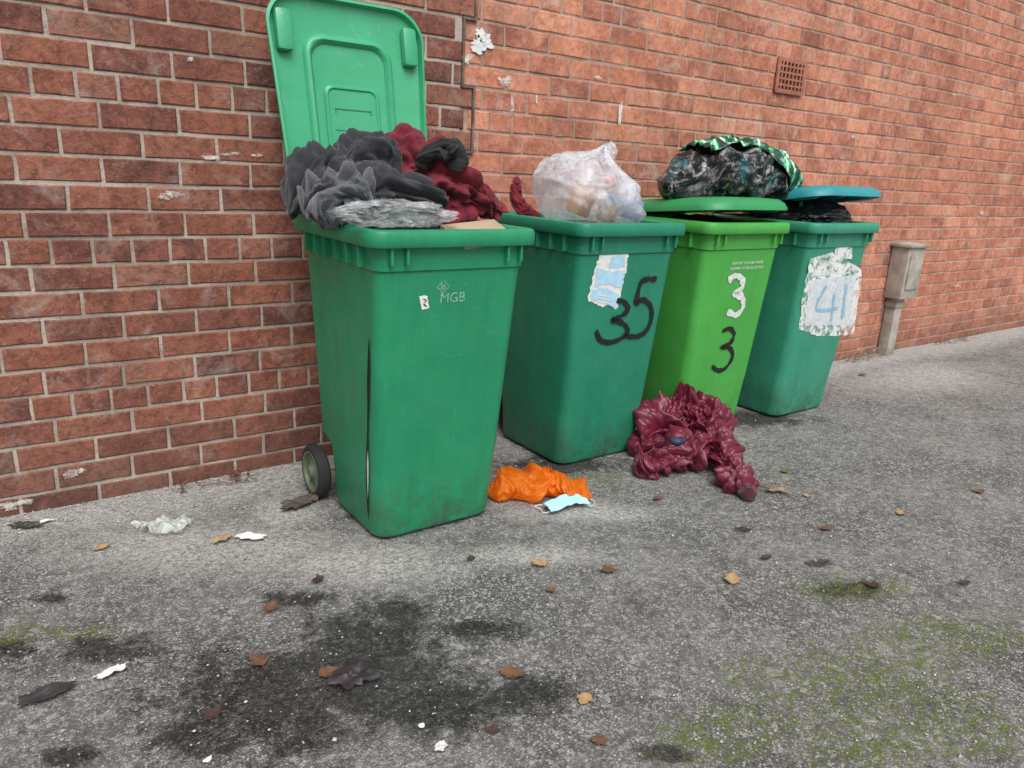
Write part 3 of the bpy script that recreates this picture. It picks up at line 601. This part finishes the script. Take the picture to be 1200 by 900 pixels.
# ------------------------------------------------------------------ orange bag + mask
def olim(v):
    if v.y>1.99 and v.x<BX[0]+.237: v.x=BX[0]+.237+(v.x-BX[0]-.237)*.1
    return v
ob=garment('carrier_bag',[J(570,578,.012),J(592,570,.03),J(620,566,.04),J(645,562,.04),J(668,572,.025),J(692,584,.01)],[.05,.075,.08,.06,.05,.03],M_or,'crumpled bright orange carrier bag on the ground between the first two bins','bag',9,.03,7.5,.6,True,zmin=.004,al=1.0,lim=olim,nr=260,na=160,fw=.8,warp=1.4)
hp=J(640,554,.075)-ob.location
bm=bmesh.new(); rows=[]
for i in range(20):
    row=[]
    for j in range(16):
        t=i/19; w_=(j/15-.5)*(.15-.13*t); q=Vector((t*2.5,j*.3,1.1)); row.append(bm.verts.new(hp+Vector((w_*.9+.01*t+.012*noise.noise(q),-w_*.5+.02*math.sin(j*1.1+t*2)*(1-t*.6),-.06+.08*t-.1*abs(w_)*(1-t)+.01*noise.noise(q*2)))))
    rows.append(row)
for a_,b_ in zip(rows,rows[1:]):
    for j in range(15): bm.faces.new((a_[j],b_[j],b_[j+1],a_[j+1]))
obj('bag_handle',bm,M_or,ob,smooth=180)
mc=GP(662,594); mk=empty('face_mask',(mc.x,mc.y,.0),-R_(12)); tag(mk,'pale blue pleated face mask lying beside the orange bag','face mask')
bm=bmesh.new(); nn,mm_=26,14; rows=[]
for i in range(nn):
    r=[]
    for j in range(mm_):
        u=(i/(nn-1)-.5)*.17; v=(j/(mm_-1)-.5)*.08*(1-.9*abs(u)); z=.012+.02*math.cos(u*14)*math.cos(v*22)+.003*(j%3)+.006*noise.noise(Vector((u*40,v*40,0)))
        r.append(bm.verts.new((u,v-1.5*u*u+.01*math.sin(u*30),max(z,.004))))
    rows.append(r)
for i in range(nn-1):
    for j in range(mm_-1): bm.faces.new((rows[i][j],rows[i+1][j],rows[i+1][j+1],rows[i][j+1]))
o=obj('pleated_panel',bm,m_simple('mask blue',(.3,.58,.75),.8,(.42,.68,.82),60,.3,300),mk,smooth=30); s=o.modifiers.new('s','SOLIDIFY'); s.thickness=.0015
for s in (-1,1):
    bm=bmesh.new(); tube(bm,catmull([(s*.08,.025,.01),(s*.11,.03,.006),(s*(.125 if s>0 else .1),0,.005),(s*.105,-.03,.005),(s*.08,-.035,.008)],6),.0015,6); obj('ear_loop',bm,M_paper,mk)
# ------------------------------------------------------------------ utility box
ub=WP(1033,410); ux=ub.x; cab=empty('utility_box',(ux,WALL,0)); tag(cab,'weathered grey meter box on a wide cable guard fixed to the orange wall','utility box')
bm=bmesh.new(); box(bm,-.115,.115,-.125,.004,.43,.8,.012); obj('box_body',bm,M_metal,cab)
bm=bmesh.new(); box(bm,-.085,.085,-.135,-.1255,.5,.74,.004); obj('door',bm,M_metal,cab)
bm=bmesh.new(); box(bm,-.135,.135,-.145,.004,.8,.825,.008); obj('top_cover',bm,M_metal,cab)
bm=bmesh.new(); box(bm,-.06,.04,-.075,.004,-.02,.43,.01); box(bm,.05,.068,-.03,.004,-.02,.43,.006); box(bm,-.075,.055,-.085,.003,.36,.4,.005); obj('cable_guard',bm,M_metal,cab)
# ------------------------------------------------------------------ litter
M_leaf=[m_simple('brown leaf',(.17,.08,.04),.7,(.09,.045,.025),40,.4,120),m_simple('tan leaf',(.45,.3,.15),.7,(.3,.18,.09),40,.4,120),m_simple('dark leaf',(.07,.035,.028),.6,(.045,.028,.022),40,.4,120),m_simple('green leaf',(.09,.13,.03),.6,(.14,.14,.04),40,.3,120)]
M_straw=m_simple('dry straw',(.34,.26,.17),.8,(.16,.12,.08),40)
def leaf(px,py,s,mt,lab,seed):
    c=GP(px,py); rd=random.Random(seed); bm=bmesh.new(); n=14; mid=[];le=[];ri=[]
    cu=rd.uniform(.1,.6); k1=rd.uniform(14,24); wd=rd.uniform(.28,.46)
    for i in range(n):
        t=i/(n-1); w=s*wd*math.sin(math.pi*t**.8)**.8*(1+.18*math.sin(t*k1+seed))+.0006; x=(t-.5)*s
        z=.003+cu*s*.25*(2*t-1)**2; e=.4*w*cu*1.6
        mid.append(bm.verts.new((x,s*.06*math.sin(t*3),z+.001)))
        le.append(bm.verts.new((x,w*rd.uniform(.85,1.1),z+e+rd.uniform(0,.2)*w))); ri.append(bm.verts.new((x,-w*rd.uniform(.85,1.1),z+e*rd.uniform(.2,1.5))))
    for i in range(n-1):
        bm.faces.new((mid[i],mid[i+1],le[i+1],le[i])); bm.faces.new((mid[i+1],mid[i],ri[i],ri[i+1]))
    tube(bm,[(-.5*s,0,.006),(-.62*s,.02*s,.004),(-.75*s,.08*s,.004)],.0009,5)
    o=obj('fallen_leaf',bm,mt,smooth=50); o.location=(c.x,c.y,0); o.rotation_euler=(0,0,rd.uniform(0,6.28)); tag(o,lab,'leaf','fallen leaves on the tarmac'); return o
LV=[(118,643,.05,1,'tan leaf near the left edge, below the dark brick wall'),(302,775,.06,0,'brown leaf on the damp stain, left of the dark litter'),(385,790,.05,0,'brown curled leaf touching the dark cloth litter'),(600,792,.06,0,'brown leaf at the right edge of the large damp stain'),(685,821,.045,1,'tan brown leaf in the foreground right of the damp stain'),(578,857,.035,2,'small dark leaf near the bottom of the picture by the white scrap'),(858,680,.075,1,'large tan leaf on clear tarmac below the puffer jacket'),(712,670,.05,0,'brown leaf lying right of the pale yellow leaf'),(631,661,.055,1,'pale yellow leaf on the tarmac below the face mask'),(770,585,.04,0,'small brown leaf left below the puffer jacket sleeve'),(920,553,.04,3,'greenish leaf right of the puffer jacket'),(968,620,.045,0,'brown leaf alone on tarmac in the middle right'),(1022,688,.05,2,'dark leaf above the moss patch'),(1055,602,.045,1,'orange brown leaf at the end of a thin twig'),(1147,577,.045,0,'small brown leaf near the right edge'),(250,838,.045,2,'dark wet leaf low in the left foreground'),(318,713,.05,0,'brown leaf at the top edge of the damp stain'),(372,681,.04,2,'small dark leaf below the first bin wheel side'),(702,869,.04,0,'brown leaf at the bottom centre right'),(898,655,.045,2,'dark flat leaf right of the large tan leaf'),(1010,440,.05,0,'brown leaf near the foot of the orange wall beside the last bin'),(945,582,.03,1,'tiny tan leaf fragment beside the twigs'),(552,655,.03,2,'tiny dark leaf in front of the first bin'),(1130,684,.04,2,'dark leaf between moss patch and right edge'),(646,693,.03,0,'tiny brown leaf below the pale yellow leaf')]
for i,(px,py,s,k,l) in enumerate(LV): leaf(px,py,s,M_leaf[k],l,i+3)
def rag(name,px,py,sx,sy,mt,lab,cat,seed,rz=0,lift=.01):
    c=GP(px,py); bm=bmesh.new(); nr,na=9,44; rings=[]
    ctr=bm.verts.new((0,0,.006))
    for r in range(1,nr+1):
        rr=[]
        for k in range(na):
            a=2*math.pi*k/na; e=1+.55*noise.noise(Vector((math.cos(a)*1.6,math.sin(a)*1.6,seed*3.1)))+.3*noise.noise(Vector((math.cos(a)*5,math.sin(a)*5,seed*7.7)))
            x=math.cos(a)*sx*e*r/nr; y=math.sin(a)*sy*e*r/nr; q=Vector((x*30,y*30,seed*2.0))
            z=.005+lift*(.5+noise.noise(q)*1.4)+lift*.9*(.5-abs(noise.noise(q*2.1)))
            rr.append(bm.verts.new((x,y,max(.002,z))))
        rings.append(rr)
    for k in range(na): bm.faces.new((ctr,rings[0][k],rings[0][(k+1)%na]))
    for a_,b_ in zip(rings,rings[1:]):
        for k in range(na): bm.faces.new((a_[k],b_[k],b_[(k+1)%na],a_[(k+1)%na]))
    o=obj(name,bm,mt,smooth=60,recalc=False); o.location=(c.x,c.y,0); o.rotation_euler.z=rz; return tag(o,lab,cat)
rag('paper_scrap',294,631,.05,.018,M_paper,'long thin white paper scrap in front of the dark brick wall','paper',31,-.6,.006)
rag('paper_scrap',262,633,.03,.016,M_leaf[1],'dull tan paper scrap just left of the long white scrap','paper',51,.3,.006)
rag('paper_scrap',128,791,.034,.013,M_paper,'white torn paper scrap in the left foreground','paper',32,.1,.008)
rag('paper_scrap',517,878,.016,.013,M_paper,'small white scrap at the bottom centre','paper',33,.8,.005)
rag('paper_scrap',244,893,.009,.007,M_paper,'tiny white scrap at the bottom left edge','paper',34,0,.003)
rag('paper_scrap',494,853,.007,.006,M_paper,'tiny white crumb above the bottom centre scrap','paper',35,0,.003)
rag('plastic_wrapper',196,620,.09,.045,m_film('grey wrapper film',(.7,.75,.68),.6,.15,.1,.3,.9,40),'crushed clear plastic wrapper in front of the dark brick wall','wrapper',36,-.5,.022)
rag('litter_clump',356,590,.08,.04,m_simple('dull brown scrap',(.1,.08,.06),.7,(.04,.03,.025),40),'dull brown litter clump beside the first bin wheel','litter',37,.3,.014)
rag('cloth_rag',412,795,.065,.045,m_simple('dark wet rag',(.05,.035,.045),.5,(.02,.018,.02),30,.5,80),'dark torn rag on the damp stain in the foreground','rag',38,.2,.01)
rag('straw_litter',908,577,.06,.018,M_straw,'pale straw coloured litter beside the puffer jacket sleeve','litter',39,-.6,.008)
rag('cloth_rag',52,815,.05,.025,m_simple('dark rag b',(.045,.04,.042),.6),'dark flattened rag at the lower left edge','rag',45,0,.006)
rag('paper_scrap',55,612,.02,.01,M_paper,'tiny white scrap at the foot of the dark wall by the left edge','paper',42,0,.004)
rag('foil_scrap',30,618,.05,.018,m_simple('dark foil',(.05,.05,.045),.5),'dark scrap lying at the wall foot by the left edge','litter',43,-.4,.008)
def twig(p0,p1,lab,seed,r=.0018):
    a=GP(*p0);b_=GP(*p1); rd=random.Random(seed); P=[a.lerp(b_,t/5)+Vector((rd.uniform(-.008,.008),rd.uniform(-.008,.008),.004+rd.uniform(0,.006))) for t in range(6)]
    bm=bmesh.new(); tube(bm,catmull(P,3),r,6); o=obj('twig',bm,M_leaf[0]); tag(o,lab,'twig')
twig((1060,602),(1105,612),'thin brown twig pointing right in the middle right of the road',1,.0012)
twig((366,868),(408,832),'thin straw twig in the foreground below the dark rag',2,.0011)
twig((890,570),(935,585),'short twig beside the puffer jacket sleeve',3)
twig((235,570),(290,566),'dry twig at the foot of the dark brick wall',4)
def weeds(px,py,w,n,lab,seed,h=.09):
    c=WP(px,py); rd=random.Random(seed); bm=bmesh.new()
    for k in range(n):
        x=rd.uniform(-w,w); y=-rd.uniform(.01,.09); a=rd.uniform(-1.2,1.2); l=h*rd.uniform(.4,1.1); bnd=rd.uniform(.2,.9)
        tube(bm,catmull([(x,y,0),(x+a*l*.3,y-.02*rd.random(),l*.5),(x+a*l,y-.06*bnd,l*(1-.6*bnd))],4),[.0012]*8+[.0005],4)
        for _ in range(2):
            q=Vector((x+a*l*rd.uniform(.2,.9),y-.04*rd.random(),l*rd.uniform(.05,.6))); s=.011*rd.uniform(.6,1.6); vs=[bm.verts.new(q+Vector((rd.uniform(-s,s),rd.uniform(-s,s),rd.uniform(-s,s)*.6))) for _ in range(3)]; bm.faces.new(vs)
    o=obj('weed_tuft',bm,[M_straw,M_leaf[0]][seed%2],smooth=0,recalc=False); o.location=(c.x,WALL-.004,0); tag(o,lab,'weeds')
weeds(240,567,.16,30,'dry weed stems along the foot of the dark brick wall',1,.06)
weeds(1005,415,.3,70,'dry straw weeds at the wall foot between the last bin and the meter box',4,.1)
weeds(1110,395,.35,30,'sparse dead weeds at the wall foot right of the meter box',5,.06)
def grit(n):
    rd=random.Random(77); vs=[];fs=[]
    for k in range(n):
        if rd.random()<.6: x=rd.uniform(-1.4,7.5); y=WALL-abs(rd.gauss(0,.17))-.01
        else: x=rd.uniform(-.8,5.5); y=rd.uniform(.3,2.75)
        s=rd.uniform(.0012,.0038)*(1.7 if rd.random()<.04 else 1); i=len(vs)
        for d in ((1,0,0),(0,1,0),(-1,0,0),(0,-1,0),(0,0,1)):
            vs.append((x+d[0]*s*rd.uniform(.6,1.3),y+d[1]*s*rd.uniform(.6,1.3),.0+d[2]*s*rd.uniform(.6,1.2)))
        fs+=[(i,i+1,i+4),(i+1,i+2,i+4),(i+2,i+3,i+4),(i+3,i,i+4)]
    me=bpy.data.meshes.new('grit'); me.from_pydata(vs,[],fs); o=link('grit',me,m_simple('grit stone',(.6,.58,.55),.9,(.14,.13,.12),60)); tag(o,'loose pale grit scattered over the tarmac and along the wall','grit',None,'stuff')
grit(12000)
# ------------------------------------------------------------------ light, world, camera
w=bpy.data.worlds.new('World'); bpy.context.scene.world=w; w.use_nodes=True; nt=w.node_tree
sky=nt.nodes.new('ShaderNodeTexSky'); sky.sky_type='NISHITA'; sky.sun_disc=False; sky.sun_elevation=R_(55); sky.sun_rotation=R_(200); sky.dust_density=3
hs=nt.nodes.new('ShaderNodeHueSaturation'); hs.inputs['Saturation'].default_value=.3; nt.links.new(sky.outputs[0],hs.inputs['Color']); nt.links.new(hs.outputs[0],nt.nodes['Background'].inputs[0]); nt.nodes['Background'].inputs[1].default_value=.15
sl=bpy.data.lights.new('sun','SUN'); sl.energy=2.9; sl.angle=R_(40); sl.color=(1,.99,.97); so=bpy.data.objects.new('sun',sl); C.objects.link(so)
el=R_(55); az=R_(200); d=Vector((math.sin(az)*math.cos(el),math.cos(az)*math.cos(el),math.sin(el))); so.rotation_euler=d.to_track_quat('Z','Y').to_euler()
cd=bpy.data.cameras.new('camera'); co_=bpy.data.objects.new('camera',cd); C.objects.link(co_); cd.sensor_width=36; cd.lens=36*F_PX/1200; cd.clip_end=500; cd.clip_start=.02
F,Rv,U=AX; M=Matrix((( Rv.x,U.x,-F.x,CAM.x),(Rv.y,U.y,-F.y,CAM.y),(Rv.z,U.z,-F.z,CAM.z),(0,0,0,1))); co_.matrix_world=M
sc=bpy.context.scene; sc.camera=co_; sc.view_settings.view_transform='Standard'; sc.view_settings.look='None'; sc.view_settings.exposure=0
